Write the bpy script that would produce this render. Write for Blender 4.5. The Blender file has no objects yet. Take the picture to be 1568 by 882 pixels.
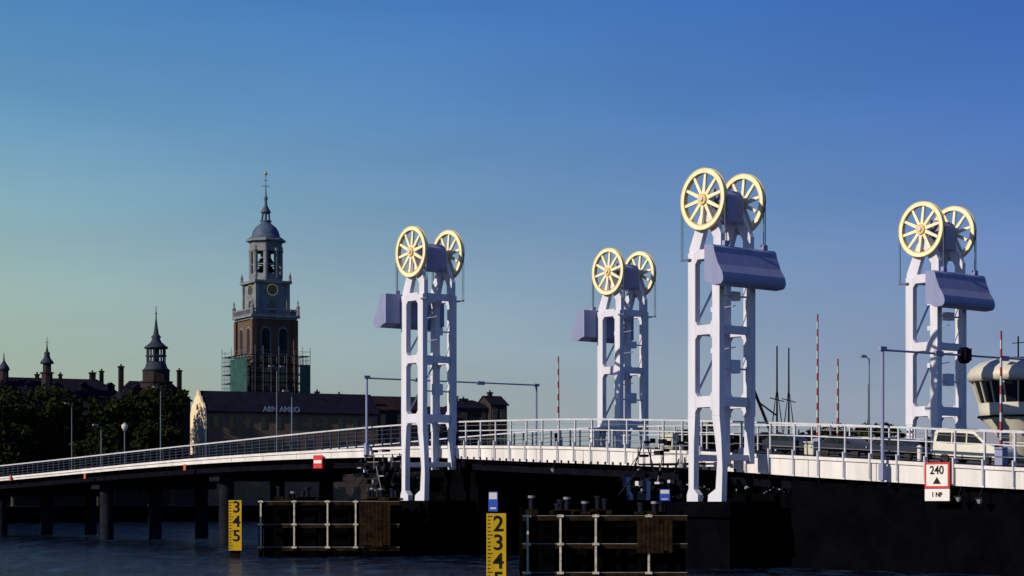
import bpy, math, random, bmesh
from mathutils import Vector, Matrix
random.seed(7)
S=bpy.context.scene
COL=S.collection
# ------------------------------------------------------------------ helpers
class MB:
    def __init__(s): s.v=[];s.f=[];s.m=[];s.sm=[]
    def add(s,vs,fs,m=0,smooth=False):
        b=len(s.v); s.v+=[tuple(p) for p in vs]
        for f in fs: s.f.append(tuple(b+i for i in f)); s.m.append(m); s.sm.append(smooth)
    def box(s,x0,x1,y0,y1,z0,z1,m=0):
        s.add([(x0,y0,z0),(x1,y0,z0),(x1,y1,z0),(x0,y1,z0),(x0,y0,z1),(x1,y0,z1),(x1,y1,z1),(x0,y1,z1)],
              [(0,3,2,1),(4,5,6,7),(0,1,5,4),(1,2,6,5),(2,3,7,6),(3,0,4,7)],m)
    def beam(s,a,b,w,h,m=0):
        a=Vector(a);b=Vector(b);d=(b-a).normalized()
        up=Vector((0,0,1)) if abs(d.z)<0.99 else Vector((1,0,0))
        r=d.cross(up).normalized()*w/2; u=r.cross(d).normalized()*h/2
        vs=[a-r-u,a+r-u,a+r+u,a-r+u,b-r-u,b+r-u,b+r+u,b-r+u]
        s.add(vs,[(0,1,2,3),(7,6,5,4),(0,4,5,1),(1,5,6,2),(2,6,7,3),(3,7,4,0)],m)
    def tube(s,a,b,r0,r1=None,n=8,m=0,smooth=True):
        if r1 is None:r1=r0
        a=Vector(a);b=Vector(b);d=(b-a).normalized()
        up=Vector((0,0,1)) if abs(d.z)<0.99 else Vector((1,0,0))
        r=d.cross(up).normalized(); u=r.cross(d).normalized()
        vs=[]
        for c,R in((a,r0),(b,r1)):
            for i in range(n):
                t=2*math.pi*i/n; vs.append(c+r*math.cos(t)*R+u*math.sin(t)*R)
        fs=[(i,(i+1)%n,n+(i+1)%n,n+i) for i in range(n)]
        s.add(vs,fs,m,smooth); s.add(vs[:n],[tuple(range(n-1,-1,-1))],m); s.add(vs[n:],[tuple(range(n))],m)
    def lathe(s,prof,n=16,c=(0,0),m=0,a0=0,smooth=False):
        vs=[]
        for r,z in prof:
            for i in range(n):
                t=a0+2*math.pi*i/n; vs.append((c[0]+r*math.cos(t),c[1]+r*math.sin(t),z))
        fs=[]
        for k in range(len(prof)-1):
            for i in range(n):
                j=(i+1)%n; fs.append((k*n+i,k*n+j,(k+1)*n+j,(k+1)*n+i))
        fs.append(tuple(range(n-1,-1,-1))); fs.append(tuple((len(prof)-1)*n+i for i in range(n)))
        s.add(vs,fs,m,smooth)
    def prism(s,poly,y0,y1,m=0,smooth=False):      # poly in x,z extruded along y
        n=len(poly)
        vs=[(x,y0,z) for x,z in poly]+[(x,y1,z) for x,z in poly]
        s.add(vs,[(i,(i+1)%n,n+(i+1)%n,n+i) for i in range(n)],m,smooth)
        s.add(vs,[tuple(range(n-1,-1,-1)),tuple(range(n,2*n))],m)
    def ring(s,cx,cz,ri,ro,y0,y1,n=48,m=0):        # annulus, axis y
        vs=[]
        for i in range(n):
            t=2*math.pi*i/n;c,q=math.cos(t),math.sin(t)
            vs+=[(cx+ri*c,y0,cz+ri*q),(cx+ro*c,y0,cz+ro*q),(cx+ro*c,y1,cz+ro*q),(cx+ri*c,y1,cz+ri*q)]
        fs=[]
        for i in range(n):
            a=4*i;b=4*((i+1)%n)
            for k in range(4):
                l=(k+1)%4; fs.append((a+k,a+l,b+l,b+k))
        s.add(vs,fs,m)
    def sweep(s,ss,v0,v1,z0,z1,m=0):
        vs=[]
        for q in ss:
            a=z0(q);b=z1(q); vs+=[(q,v0,a),(q,v1,a),(q,v1,b),(q,v0,b)]
        fs=[]
        for i in range(len(ss)-1):
            a=4*i;b=a+4
            for k in range(4):
                l=(k+1)%4; fs.append((a+k,a+l,b+l,b+k))
        fs.append((3,2,1,0)); e=4*(len(ss)-1); fs.append((e,e+1,e+2,e+3))
        s.add(vs,fs,m)
    def obj(s,name,mats,parent=None,loc=(0,0,0),rz=0):
        me=bpy.data.meshes.new(name); me.from_pydata(s.v,[],s.f)
        for m in mats: me.materials.append(m)
        me.polygons.foreach_set("material_index",s.m)
        me.polygons.foreach_set("use_smooth",s.sm)
        me.update()
        bm=bmesh.new(); bm.from_mesh(me); bmesh.ops.recalc_face_normals(bm,faces=bm.faces); bm.to_mesh(me); bm.free()
        o=bpy.data.objects.new(name,me); COL.objects.link(o)
        o.location=loc; o.rotation_euler=(0,0,rz)
        if parent: o.parent=parent
        return o
def empty(name,loc=(0,0,0),rz=0,parent=None):
    e=bpy.data.objects.new(name,None); COL.objects.link(e); e.location=loc; e.rotation_euler=(0,0,rz)
    if parent: e.parent=parent
    return e
def text(name,body,size,mat,parent,loc,rz=0,bold=0.0,ext=0.01):
    c=bpy.data.curves.new(name,'FONT'); c.body=body; c.size=size; c.align_x='CENTER'; c.align_y='CENTER'; c.extrude=ext; c.offset=bold
    c.materials.append(mat); o=bpy.data.objects.new(name,c); COL.objects.link(o); o.parent=parent; o.location=loc; o.rotation_euler=(math.radians(90),0,rz); return o
def mat(name,col,rough=0.6,metal=0,var=0.15,scale=1.5,bump=0.0,streak=False,spec=0.5):
    m=bpy.data.materials.new(name); m.use_nodes=True; nt=m.node_tree; N=nt.nodes; L=nt.links
    b=N['Principled BSDF']; b.inputs['Roughness'].default_value=rough; b.inputs['Metallic'].default_value=metal
    b.inputs['Specular IOR Level'].default_value=spec
    tc=N.new('ShaderNodeTexCoord'); mp=N.new('ShaderNodeMapping'); L.new(tc.outputs['Object'],mp.inputs['Vector'])
    if streak: mp.inputs['Scale'].default_value=(1,1,0.12)
    n=N.new('ShaderNodeTexNoise'); n.inputs['Scale'].default_value=scale; n.inputs['Detail'].default_value=6; n.inputs['Roughness'].default_value=0.65
    L.new(mp.outputs['Vector'],n.inputs['Vector'])
    r=N.new('ShaderNodeValToRGB'); r.color_ramp.elements[0].position=0.3; r.color_ramp.elements[1].position=0.7
    r.color_ramp.elements[0].color=tuple(c*(1-var) for c in col)+(1,); r.color_ramp.elements[1].color=tuple(min(1,c*(1+var)) for c in col)+(1,)
    L.new(n.outputs['Fac'],r.inputs['Fac'])
    if streak:  # rust / dirt runs
        n3=N.new('ShaderNodeTexNoise'); n3.inputs['Scale'].default_value=scale*3.3; n3.inputs['Detail'].default_value=8; n3.inputs['Roughness'].default_value=0.7
        L.new(mp.outputs['Vector'],n3.inputs['Vector'])
        r3=N.new('ShaderNodeValToRGB'); r3.color_ramp.elements[0].position=0.58; r3.color_ramp.elements[1].position=0.74
        r3.color_ramp.elements[0].color=(0,0,0,1); r3.color_ramp.elements[1].color=(0.6,0.6,0.6,1); L.new(n3.outputs['Fac'],r3.inputs['Fac'])
        mx=N.new('ShaderNodeMix'); mx.data_type='RGBA'; L.new(r3.outputs['Color'],mx.inputs['Factor']); L.new(r.outputs['Color'],mx.inputs['A']); mx.inputs['B'].default_value=(col[0]*.45,col[1]*.38,col[2]*.28,1)
        L.new(mx.outputs['Result'],b.inputs['Base Color'])
    else: L.new(r.outputs['Color'],b.inputs['Base Color'])
    if bump>0:
        bp=N.new('ShaderNodeBump'); bp.inputs['Strength'].default_value=bump; bp.inputs['Distance'].default_value=0.1
        n2=N.new('ShaderNodeTexNoise'); n2.inputs['Scale'].default_value=scale*6; n2.inputs['Detail'].default_value=4
        L.new(tc.outputs['Object'],n2.inputs['Vector']); L.new(n2.outputs['Fac'],bp.inputs['Height']); L.new(bp.outputs['Normal'],b.inputs['Normal'])
    return m
def brick(name,c1,c2,mortar,scale=2.2):
    m=mat(name,c1,0.85,spec=0.2); nt=m.node_tree;N=nt.nodes;L=nt.links;b=N['Principled BSDF']
    k=N.new('ShaderNodeTexBrick'); k.inputs['Scale'].default_value=scale; k.inputs['Color1'].default_value=(*c1,1); k.inputs['Color2'].default_value=(*c2,1); k.inputs['Mortar'].default_value=(*mortar,1); k.inputs['Mortar Size'].default_value=0.012
    tc=N.new('ShaderNodeTexCoord'); mp=N.new('ShaderNodeMapping'); mp.inputs['Rotation'].default_value=(math.radians(90),0,0)
    L.new(tc.outputs['Object'],mp.inputs['Vector']); L.new(mp.outputs['Vector'],k.inputs['Vector']); 
    mx=N.new('ShaderNodeMix'); mx.data_type='RGBA'; mx.blend_type='MULTIPLY'; mx.inputs['Factor'].default_value=0.5
    n=N.new('ShaderNodeTexNoise'); n.inputs['Scale'].default_value=0.4; n.inputs['Detail'].default_value=5
    L.new(tc.outputs['Object'],n.inputs['Vector']); L.new(k.outputs['Color'],mx.inputs['A']); L.new(n.outputs['Fac'],mx.inputs['B']); L.new(mx.outputs['Result'],b.inputs['Base Color'])
    return m
# ------------------------------------------------------------------ materials
WHITE=mat('white_steel_paint',(0.54,0.55,0.70),0.55,var=0.10,scale=1.2,streak=True,spec=0.2)
FASC=mat('white_fascia_paint',(0.60,0.59,0.66),0.55,var=0.16,scale=0.7,streak=True,spec=0.2)
GREYP=mat('grey_steel_paint',(0.21,0.235,0.43),0.6,var=0.12,scale=0.8,streak=True,spec=0.2)
GOLD=mat('cream_wheel_paint',(0.80,0.72,0.52),0.5,var=0.12,scale=2,spec=0.2)
GOLDE=mat('ochre_wheel_edge_paint',(0.62,0.45,0.20),0.5,var=0.15,scale=2,spec=0.2)
DARK=mat('dark_steel',(0.004,0.004,0.009),0.9,var=0.4,scale=1,spec=0.02)  # near-black also puts the under-deck girders' shade into the colour
BLACK=mat('black_paint',(0.008,0.008,0.010),0.7,var=0.2,spec=0.2)
CONC=mat('shade_dark_concrete',(0.0018,0.0018,0.003),0.95,var=0.5,scale=0.5,bump=0.3,spec=0.0)  # shade below the deck is put into this near-black base colour
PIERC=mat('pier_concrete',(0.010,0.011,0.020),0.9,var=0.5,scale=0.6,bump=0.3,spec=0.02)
TIMBER=mat('fender_timber',(0.016,0.010,0.006),0.9,var=0.8,scale=1.5,bump=0.4,spec=0.02)
ASPH=mat('asphalt',(0.05,0.05,0.052),0.9,var=0.2,scale=3,bump=0.2)
LINE=mat('road_line_paint',(0.75,0.75,0.72),0.6)
RAILW=mat('railing_paint',(0.46,0.47,0.58),0.5,var=0.18,spec=0.3)
RAILM=mat('weathered_galvanised_steel',(0.18,0.18,0.21),0.6,var=0.4,scale=2,spec=0.2)
FPOST=mat('fender_post_paint',(0.42,0.40,0.38),0.6,var=0.5,scale=3,spec=0.2)
RAILD=mat('railing_dark',(0.030,0.04,0.08),0.6,spec=0.2)
YEL=mat('gauge_yellow',(0.60,0.38,0.012),0.6,var=0.25,scale=1.5,streak=True,spec=0.2)
RED=mat('sign_red',(0.50,0.02,0.03),0.5,var=0.08)
BLUE=mat('sign_blue',(0.02,0.08,0.5),0.5,var=0.08)
SW=mat('sign_white',(0.64,0.62,0.68),0.5,var=0.05)
ORANGE=mat('marker_orange',(0.45,0.09,0.06),0.5)
CREAM=mat('cream_panel',(0.48,0.46,0.43),0.5,var=0.1,scale=1)
GLASS=mat('dark_glass',(0.008,0.010,0.016),0.15,var=0.1,spec=0.4)
SLATE=mat('slate_roof',(0.008,0.008,0.020),0.85,var=0.35,scale=0.5,bump=0.2,spec=0.05)
TILE=mat('dark_tile_roof',(0.018,0.012,0.016),0.85,var=0.35,scale=0.6,bump=0.2,spec=0.05)
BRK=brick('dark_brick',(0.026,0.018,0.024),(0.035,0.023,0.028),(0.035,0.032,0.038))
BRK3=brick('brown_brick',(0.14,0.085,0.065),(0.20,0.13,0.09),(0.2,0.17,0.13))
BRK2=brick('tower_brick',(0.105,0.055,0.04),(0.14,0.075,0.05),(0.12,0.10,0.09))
STONE=mat('tower_stone',(0.15,0.17,0.21),0.8,var=0.3,scale=0.5,bump=0.2,spec=0.1)
TRIM=mat('window_trim',(0.09,0.09,0.10),0.8,spec=0.1)
LEAD=mat('lead_roof',(0.045,0.075,0.15),0.6,var=0.3,scale=0.5,spec=0.3)
PLAST=mat('pale_plaster',(0.70,0.57,0.40),0.8,var=0.2,scale=0.4)
GILT=mat('gilding',(0.8,0.5,0.12),0.3,metal=0.8)
NET=mat('scaffold_netting',(0.02,0.06,0.065),0.8,var=0.4,scale=0.7,spec=0.1)
BARK=mat('bark',(0.03,0.022,0.016),0.9,var=0.3,bump=0.4)
LEAF=mat('foliage',(0.012,0.018,0.006),0.85,var=0.8,scale=0.30,spec=0.02)
LAND=mat('ground_paving',(0.04,0.036,0.034),0.9,var=0.3,scale=0.2,spec=0.1)
SILVER=mat('silver_car_paint',(0.60,0.59,0.58),0.35,var=0.05)
NAVY=mat('dark_car_paint',(0.02,0.025,0.05),0.3,var=0.1)
RUBBER=mat('tyre_rubber',(0.012,0.012,0.012),0.8)
CHROME=mat('hubcap',(0.4,0.4,0.42),0.3,metal=0.7)
LAMPG=mat('lamp_housing',(0.07,0.10,0.15),0.5)
# ------------------------------------------------------------------ sky + sun
az=Vector((-0.847,-0.53)).normalized(); el=math.radians(26)
sun=Vector((az.x*math.cos(el),az.y*math.cos(el),math.sin(el)))
W=bpy.data.worlds.new('World'); S.world=W; W.use_nodes=True; nt=W.node_tree;N=nt.nodes;L=nt.links
bg=N['Background']; sk=N.new('ShaderNodeTexSky'); sk.sky_type='NISHITA'; sk.sun_disc=False
sk.sun_elevation=el; sk.sun_rotation=math.atan2(az.x,az.y)%(2*math.pi); sk.air_density=1.2; sk.dust_density=1.0; sk.ozone_density=4.0
def lin(c): 
    return tuple(((x/255)/12.92 if x/255<=0.04045 else (((x/255)+0.055)/1.055)**2.4) for x in c)
tc=N.new('ShaderNodeTexCoord'); sx=N.new('ShaderNodeSeparateXYZ'); L.new(tc.outputs['Generated'],sx.inputs['Vector'])
def ramp(stops):
    r=N.new('ShaderNodeValToRGB'); e=r.color_ramp.elements; r.color_ramp.interpolation='LINEAR'
    while len(e)<len(stops): e.new(0.5)
    for q,(p,c) in zip(e,stops): q.position=p; q.color=lin(c)+(1,)
    L.new(sx.outputs['Z'],r.inputs['Fac']); return r
rl=ramp([(0.0,(160,168,146)),(0.05,(158,172,148)),(0.10,(148,172,158)),(0.15,(122,160,168)),(0.20,(92,144,178)),(0.26,(66,124,180)),(0.55,(28,68,140)),(1.0,(16,40,106))])
rr=ramp([(0.0,(134,142,160)),(0.05,(126,138,166)),(0.10,(104,126,172)),(0.15,(78,112,174)),(0.20,(54,96,170)),(0.26,(30,78,160)),(0.55,(16,50,130)),(1.0,(12,34,100))])
dp=N.new('ShaderNodeVectorMath'); dp.operation='DOT_PRODUCT'; L.new(tc.outputs['Generated'],dp.inputs[0]); dp.inputs[1].default_value=(az.x,az.y,0)
mr=N.new('ShaderNodeMapRange'); mr.interpolation_type='LINEAR'; mr.inputs['From Min'].default_value=-0.24; mr.inputs['From Max'].default_value=-0.74; L.new(dp.outputs['Value'],mr.inputs['Value'])
mg=N.new('ShaderNodeMix'); mg.data_type='RGBA'; L.new(mr.outputs['Result'],mg.inputs['Factor']); L.new(rl.outputs['Color'],mg.inputs['A']); L.new(rr.outputs['Color'],mg.inputs['B'])
mpw=N.new('ShaderNodeMapping'); mpw.inputs['Scale'].default_value=(2,2,11); mpw.inputs['Rotation'].default_value=(0,math.radians(7),0); L.new(tc.outputs['Generated'],mpw.inputs['Vector'])
nz=N.new('ShaderNodeTexNoise'); nz.inputs['Scale'].default_value=1.6; nz.inputs['Detail'].default_value=6; nz.inputs['Roughness'].default_value=0.5; L.new(mpw.outputs['Vector'],nz.inputs['Vector'])
mz=N.new('ShaderNodeMapRange'); mz.inputs['From Min'].default_value=0.3; mz.inputs['From Max'].default_value=0.7; mz.inputs['To Min'].default_value=10.7; mz.inputs['To Max'].default_value=12.9; L.new(nz.outputs['Fac'],mz.inputs['Value'])
sc1=N.new('ShaderNodeVectorMath'); sc1.operation='SCALE'; L.new(mg.outputs['Result'],sc1.inputs[0]); L.new(mz.outputs['Result'],sc1.inputs['Scale'])
fin=N.new('ShaderNodeMix'); fin.data_type='RGBA'; fin.inputs['Factor'].default_value=0.88; L.new(sk.outputs['Color'],fin.inputs['A']); L.new(sc1.outputs['Vector'],fin.inputs['B'])
L.new(fin.outputs['Result'],bg.inputs['Color']); bg.inputs['Strength'].default_value=0.1
sl=bpy.data.lights.new('sun','SUN'); sl.energy=4.9; sl.angle=math.radians(0.5); sl.color=(1.0,0.87,0.64)
so=bpy.data.objects.new('sun',sl); COL.objects.link(so); so.rotation_euler=sun.to_track_quat('Z','Y').to_euler(); so.location=(-60,0,60)
S.view_settings.view_transform='Standard'; S.view_settings.look='None'; S.view_settings.exposure=0
# ------------------------------------------------------------------ camera
CH=4.8
cd=bpy.data.cameras.new('camera'); cam=bpy.data.objects.new('camera',cd); COL.objects.link(cam); S.camera=cam
cam.location=(0,0,CH); cam.rotation_euler=(math.radians(90),0,0)
cd.sensor_width=36; cd.lens=36*2900/1568; cd.shift_y=(760-441)/1568; cd.clip_end=20000; cd.clip_start=0.5
# ------------------------------------------------------------------ bridge frame
CX,CY=12.43,149.3; UX,UY=0.6295,-0.777
ANG=math.atan2(UY,UX)
def w2(s,v): return (CX+UX*s-UY*v, CY+UY*s+UX*v)
def table(xs,ys):
    n=len(xs); ms=[]
    for i in range(n):
        if i==0: ms.append((ys[1]-ys[0])/(xs[1]-xs[0]))
        elif i==n-1: ms.append((ys[-1]-ys[-2])/(xs[-1]-xs[-2]))
        else: ms.append((ys[i+1]-ys[i-1])/(xs[i+1]-xs[i-1]))
    def f(x):
        if x<=xs[0]: return ys[0]+ms[0]*(x-xs[0])
        if x>=xs[-1]: return ys[-1]+ms[-1]*(x-xs[-1])
        for i in range(n-1):
            if x<=xs[i+1]: break
        h=xs[i+1]-xs[i]; t=(x-xs[i])/h
        return (2*t**3-3*t*t+1)*ys[i]+(t**3-2*t*t+t)*h*ms[i]+(-2*t**3+3*t*t)*ys[i+1]+(t**3-t*t)*h*ms[i+1]
    return f
SX=[-210,-160,-105,-59,-25,-6,8,26,40,100]
RT=table(SX,[5.4,6.9,8.5,10.0,10.95,10.85,10.4,9.5,8.65,5.6])
DZ=table(SX,[4.2,5.6,7.0,8.50,8.95,8.65,8.1,7.2,6.4,3.6])
FB=table(SX,[3.8,5.2,6.65,8.0,8.18,7.5,6.95,5.9,5.2,2.6])
def rng(a,b,st):
    n=max(1,int(round((b-a)/st))); return [a+(b-a)*i/n for i in range(n+1)]
BR=empty('lift_bridge',(CX,CY,0),ANG)
def deck(name,a,b,posts,dark=False):
    ss=rng(a,b,2.0)
    m=MB()
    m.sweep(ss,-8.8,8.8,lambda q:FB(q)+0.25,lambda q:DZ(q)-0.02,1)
    for sg in(-1,1):
        v0,v1=(-9.05,-8.8) if sg<0 else (8.8,9.05)
        m.sweep(ss,v0,v1,FB,lambda q:DZ(q)+0.06,0)
        w0,w1=(-9.17,-9.053) if sg<0 else (9.053,9.17)
        m.sweep(ss,w0,w1,lambda q:DZ(q)-0.12,lambda q:DZ(q)+0.10,0)
    m.sweep(ss,-8.2,-4.5,lambda q:FB(q)-0.9,lambda q:FB(q)+0.247,2)
    m.sweep(ss,4.5,8.2,lambda q:FB(q)-0.9,lambda q:FB(q)+0.247,2)
    for q in rng(a+0.5,b-0.5,3.0):
        m.box(q-0.1,q+0.1,-8.75,8.75,FB(q)-0.25,FB(q)+0.24,2)
    for q in rng(a,b,5.8)[1:-1]:
        m.box(q-0.02,q+0.02,-9.056,-9.04,FB(q)+0.02,DZ(q)-0.13,2)
    m.sweep(ss,-6.2,6.2,lambda q:DZ(q)-0.016,lambda q:DZ(q)+0.004,3)
    for sg in(-1,1):
        v0,v1=(-8.79,-6.2) if sg<0 else (6.2,8.79)
        m.sweep(ss,v0,v1,lambda q:DZ(q)-0.015,lambda q:DZ(q)+0.14,4)
    q=a+1
    while q<b-3:
        m.sweep([q,q+1.5,q+3],-0.07,0.07,lambda q:DZ(q)+0.005,lambda q:DZ(q)+0.009,5); q+=6
    m.obj(name,[FASC,CONC,DARK,ASPH,PIERC,LINE],BR)
    r=MB()
    for sg in(-1,1):
        v=sg*9.0
        r.sweep(ss,v-0.07,v+0.07,lambda q:RT(q)-0.12,lambda q:RT(q),0)
        if dark: bars=((0.22,.02,1),(0.42,.02,1),(0.62,.02,1),(0.8,.02,1))
        else: bars=((0.30,.018,2),(0.62,.035,0),(0.82,.015,2))
        for fr,hw,mi in bars:
            r.sweep(ss,v-0.025,v+0.025,lambda q:DZ(q)+(RT(q)-DZ(q))*fr-hw,lambda q:DZ(q)+(RT(q)-DZ(q))*fr+hw,mi)
        for q in rng(a+0.15,b-0.15,posts):
            w=0.05 
            r.box(q-w,q+w,v-0.06,v+0.06,DZ(q)+0.07,RT(q)-0.12,0 if not dark else 1)
            if not dark and sg<0: r.box(q-0.05,q+0.05,v-0.26,v-0.175,FB(q)+0.1,DZ(q)+0.5,0)
    r.obj(name+'_railing',[RAILW,RAILD,RAILM],BR)
deck('left_approach_deck',-215,-16.9,1.35,True)
deck('lifting_span',-16.7,16.7,2.0)
deck('right_approach_deck',16.9,110,2.2)
nb=MB()
for q in rng(-16,16,0.85): nb.box(q-0.09,q+0.09,-9.09,-9.053,FB(q)+0.02,FB(q)+0.2)
nb.obj('fascia_drain_notches',[DARK],BR)
# ---------------- towers
def wheel(m,cx,cz,y,R=2.06):
    m.ring(cx,cz,R-0.30,R,y-0.14,y+0.14,56,0)
    m.ring(cx,cz,R-0.02,R+0.025,y-0.16,y-0.11,56,2); m.ring(cx,cz,R-0.02,R+0.025,y+0.11,y+0.16,56,2)
    m.ring(cx,cz,R-0.33,R-0.295,y-0.17,y+0.17,56,2)
    for k in range(10):
        t=2*math.pi*(k+0.3)/10; c,s_=math.cos(t),math.sin(t)
        p=[]
        for r_,w in((0.25,0.13),(R-0.30,0.09)):
            p.append((cx+c*r_-s_*w,cz+s_*r_+c*w)); p.append((cx+c*r_+s_*w,cz+s_*r_-c*w))
        m.prism([p[0],p[1],p[3],p[2]],y-0.08,y+0.08,0)
    m.ring(cx,cz,0.14,0.38,y-0.20,y+0.20,20,2)
    m.tube((cx,y-0.30,cz),(cx,y+0.30,cz),0.15,n=12,m=1)
def tower(s0,v0,o,e):
    T=empty('lift_tower',(s0,v0,0),0,BR)
    f=MB(); ZC=24.8; xl,xr=-1.28,1.02; cw=0.35
    for fy in(-1.5,1.5):
        y0,y1=fy-0.24,fy+0.24
        for cx in(xl,xr):
            f.box(cx-cw,cx+cw,y0,y1,10.2,21.3)
        for za,zb in((20.8,21.45),(15.7,16.35),(10.8,11.55)):
            f.box(xl+cw,xr-cw,y0+0.004,y1-0.004,za,zb)
            for cx,sg in((xl+cw,1),(xr-cw,-1)):
                f.prism([(cx,za),(cx+sg*0.22,za),(cx,za-0.3)],y0+0.006,y1-0.006)
                if zb<20: f.prism([(cx,zb),(cx+sg*0.22,zb),(cx,zb+0.3)],y0+0.006,y1-0.006)
        if (fy<0)==(e<0):
            f.prism([(xl-cw,10.2),(xl+cw,10.2),(xl+cw*0.7,8.4),(xl+cw*0.6,5.3),(xl+0.62,4.9),(xl+0.62,4.45),(xl-0.45,4.45),(xl-0.45,4.9),(xl-cw*0.8,5.3),(xl-cw*0.8,8.4)],y0,y1)
            f.prism([(xr-cw,10.2),(xr+cw,10.2),(xr+cw+0.18,8.6),(xr+cw+0.28,6.6),(xr+cw+0.2,4.45),(xr-0.75,4.45),(xr-0.7,4.9),(xr+0.0,5.3),(xr+0.15,7.2),(xr-0.05,8.6)],y0,y1)
        else:
            for cx in(xl,xr): f.box(cx-cw*.8,cx+cw*.8,y0+.02,y1-.02,7.0,10.2)
        sg=-1 if fy<0 else 1
        ya,yb=sorted((sg*1.22,sg*1.60))
        f.prism([(xl-cw,21.3),(xl-cw,21.6),(-0.45,24.2),(-0.35,25.0),(0.35,25.0),(0.45,24.2),(xr+cw,22.4),(xr+cw,21.3),(xr-0.35,21.3),(xr-0.35,22.2),(0.0,23.35),(xl+0.55,21.3)],ya,yb)
        f.tube((0,ya-0.05,ZC),(0,yb+0.05,ZC),0.36,n=16)
    for za,zb in((20.85,21.4),(15.75,16.3),(10.85,11.5),(7.2,7.6)):
        for cx in(xl,xr):
            f.box(cx-0.16,cx+0.16,-1.27,1.27,za,zb)
    for za in(11.5,16.3):
        f.beam((xl,-1.25,za+0.2),(xl,1.25,za+4.1),0.13,0.13)
    f.box(xr-0.25,xr+0.25,-0.4,0.4,13.1,14.0); f.box(xr-0.25,xr+0.25,-0.4,0.4,18.0,18.6)
    f.beam((xr,-1.3,13.4),(xr,1.3,13.4),0.12,0.12); f.beam((xr,-1.3,18.3),(xr,1.3,18.3),0.12,0.12)
    for k in range(26): f.box(xl-0.12,xl+0.12,-1.26,-1.22,11.8+k*.34,11.83+k*.34)
    for z in(14.6,17.4,19.3):
        f.beam((0.2,-1.2,z),(0.9,0.3,z+.3),.07,.07); f.box(-0.1,0.3,-1.1,-.8,z-.15,z+.2)
    ff=f.obj('tower_frame',[WHITE],T); bv=ff.modifiers.new('b','BEVEL'); bv.width=.025; bv.segments=1; bv.limit_method='ANGLE'
    h=MB(); pr=[(-0.85,23.4),(0.85,23.4),(0.95,24.6)]
    for k in range(0,9):
        t=math.pi*k/8; pr.append((0.95*math.cos(t),24.9+0.7*math.sin(t)))
    pr.append((-0.95,24.6))
    h.prism(pr,-1.0,1.0); h.obj('machinery_hood',[GREYP],T)
    w=MB()
    wheel(w,0,ZC,-1.85); wheel(w,0,ZC,1.85)
    w.obj('sheave_wheels',[GOLD,WHITE,GOLDE],T)
    c=MB(); pr=[(1.47,21.45),(2.15,21.45),(2.32,21.3),(2.42,20.9),(2.75,20.1),(3.12,19.55)]
    for k in range(0,6):
        t=math.radians(25-k*25); pr.append((2.86+0.36*math.cos(t),19.15+0.40*math.sin(t)))
    pr+=[(2.3,18.72),(1.9,18.95),(1.47,19.05)]
    pr=[(x,z) if o>0 else (-x-0.22,z) for x,z in pr]
    c.prism(pr,-3.25,2.75,0)
    for yy in(-1.85,1.85):
        c.box(o*2.06-0.14,o*2.06+0.14,yy-0.22,yy+0.22,21.45,21.8,0)
    cc=c.obj('counterweight',[GREYP],T); bv=cc.modifiers.new('b','BEVEL'); bv.width=.04; bv.segments=2; bv.limit_method='ANGLE'
    k=MB()
    for yy in(-1.85,1.85):
        for d in(-0.08,0.08):
            k.tube((o*2.08,yy+d,21.5),(o*2.08,yy+d,ZC),0.035,n=6)
            k.tube((-o*2.08,yy+d,20.9),(-o*2.08,yy+d,ZC),0.022,n=6)
        k.box(min(-o*1.3,-o*2.15),max(-o*1.3,-o*2.15),yy-.08,yy+.08,20.8,20.92)
    k.obj('lifting_cables',[LAMPG],T)
    a=MB(); x=-o*2.08; ya,yb=(1.8,2.6) if e<0 else (-2.6,-1.8)
    a.box(x-0.3,x+0.3,ya,yb,7.2,8.0); a.obj('lifting_beam',[DARK],T)
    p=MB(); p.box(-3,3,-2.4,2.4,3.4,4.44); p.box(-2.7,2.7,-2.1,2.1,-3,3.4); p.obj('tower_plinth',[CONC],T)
    return T
for s0,v0,o,e in((-17.28,-10.7,-1,-1),(17.28,-11.55,1,-1),(-17.28,10.9,-1,1),(17.28,11.35,1,1)): tower(s0,v0,o,e)
# ---------------- river piers
p=MB()
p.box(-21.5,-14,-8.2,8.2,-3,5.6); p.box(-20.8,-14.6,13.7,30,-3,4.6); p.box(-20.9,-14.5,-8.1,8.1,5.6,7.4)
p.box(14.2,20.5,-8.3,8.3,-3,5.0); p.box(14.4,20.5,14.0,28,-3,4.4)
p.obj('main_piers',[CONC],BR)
p=MB()
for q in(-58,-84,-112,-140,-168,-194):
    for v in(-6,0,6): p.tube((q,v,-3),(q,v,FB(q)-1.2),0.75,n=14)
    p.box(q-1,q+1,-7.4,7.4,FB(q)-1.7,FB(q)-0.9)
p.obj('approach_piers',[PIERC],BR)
p=MB(); p.sweep(rng(20.6,109,3),-8.4,8.4,lambda q:-3,lambda q:FB(q)-0.2); p.obj('right_abutment',[CONC],BR)
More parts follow.
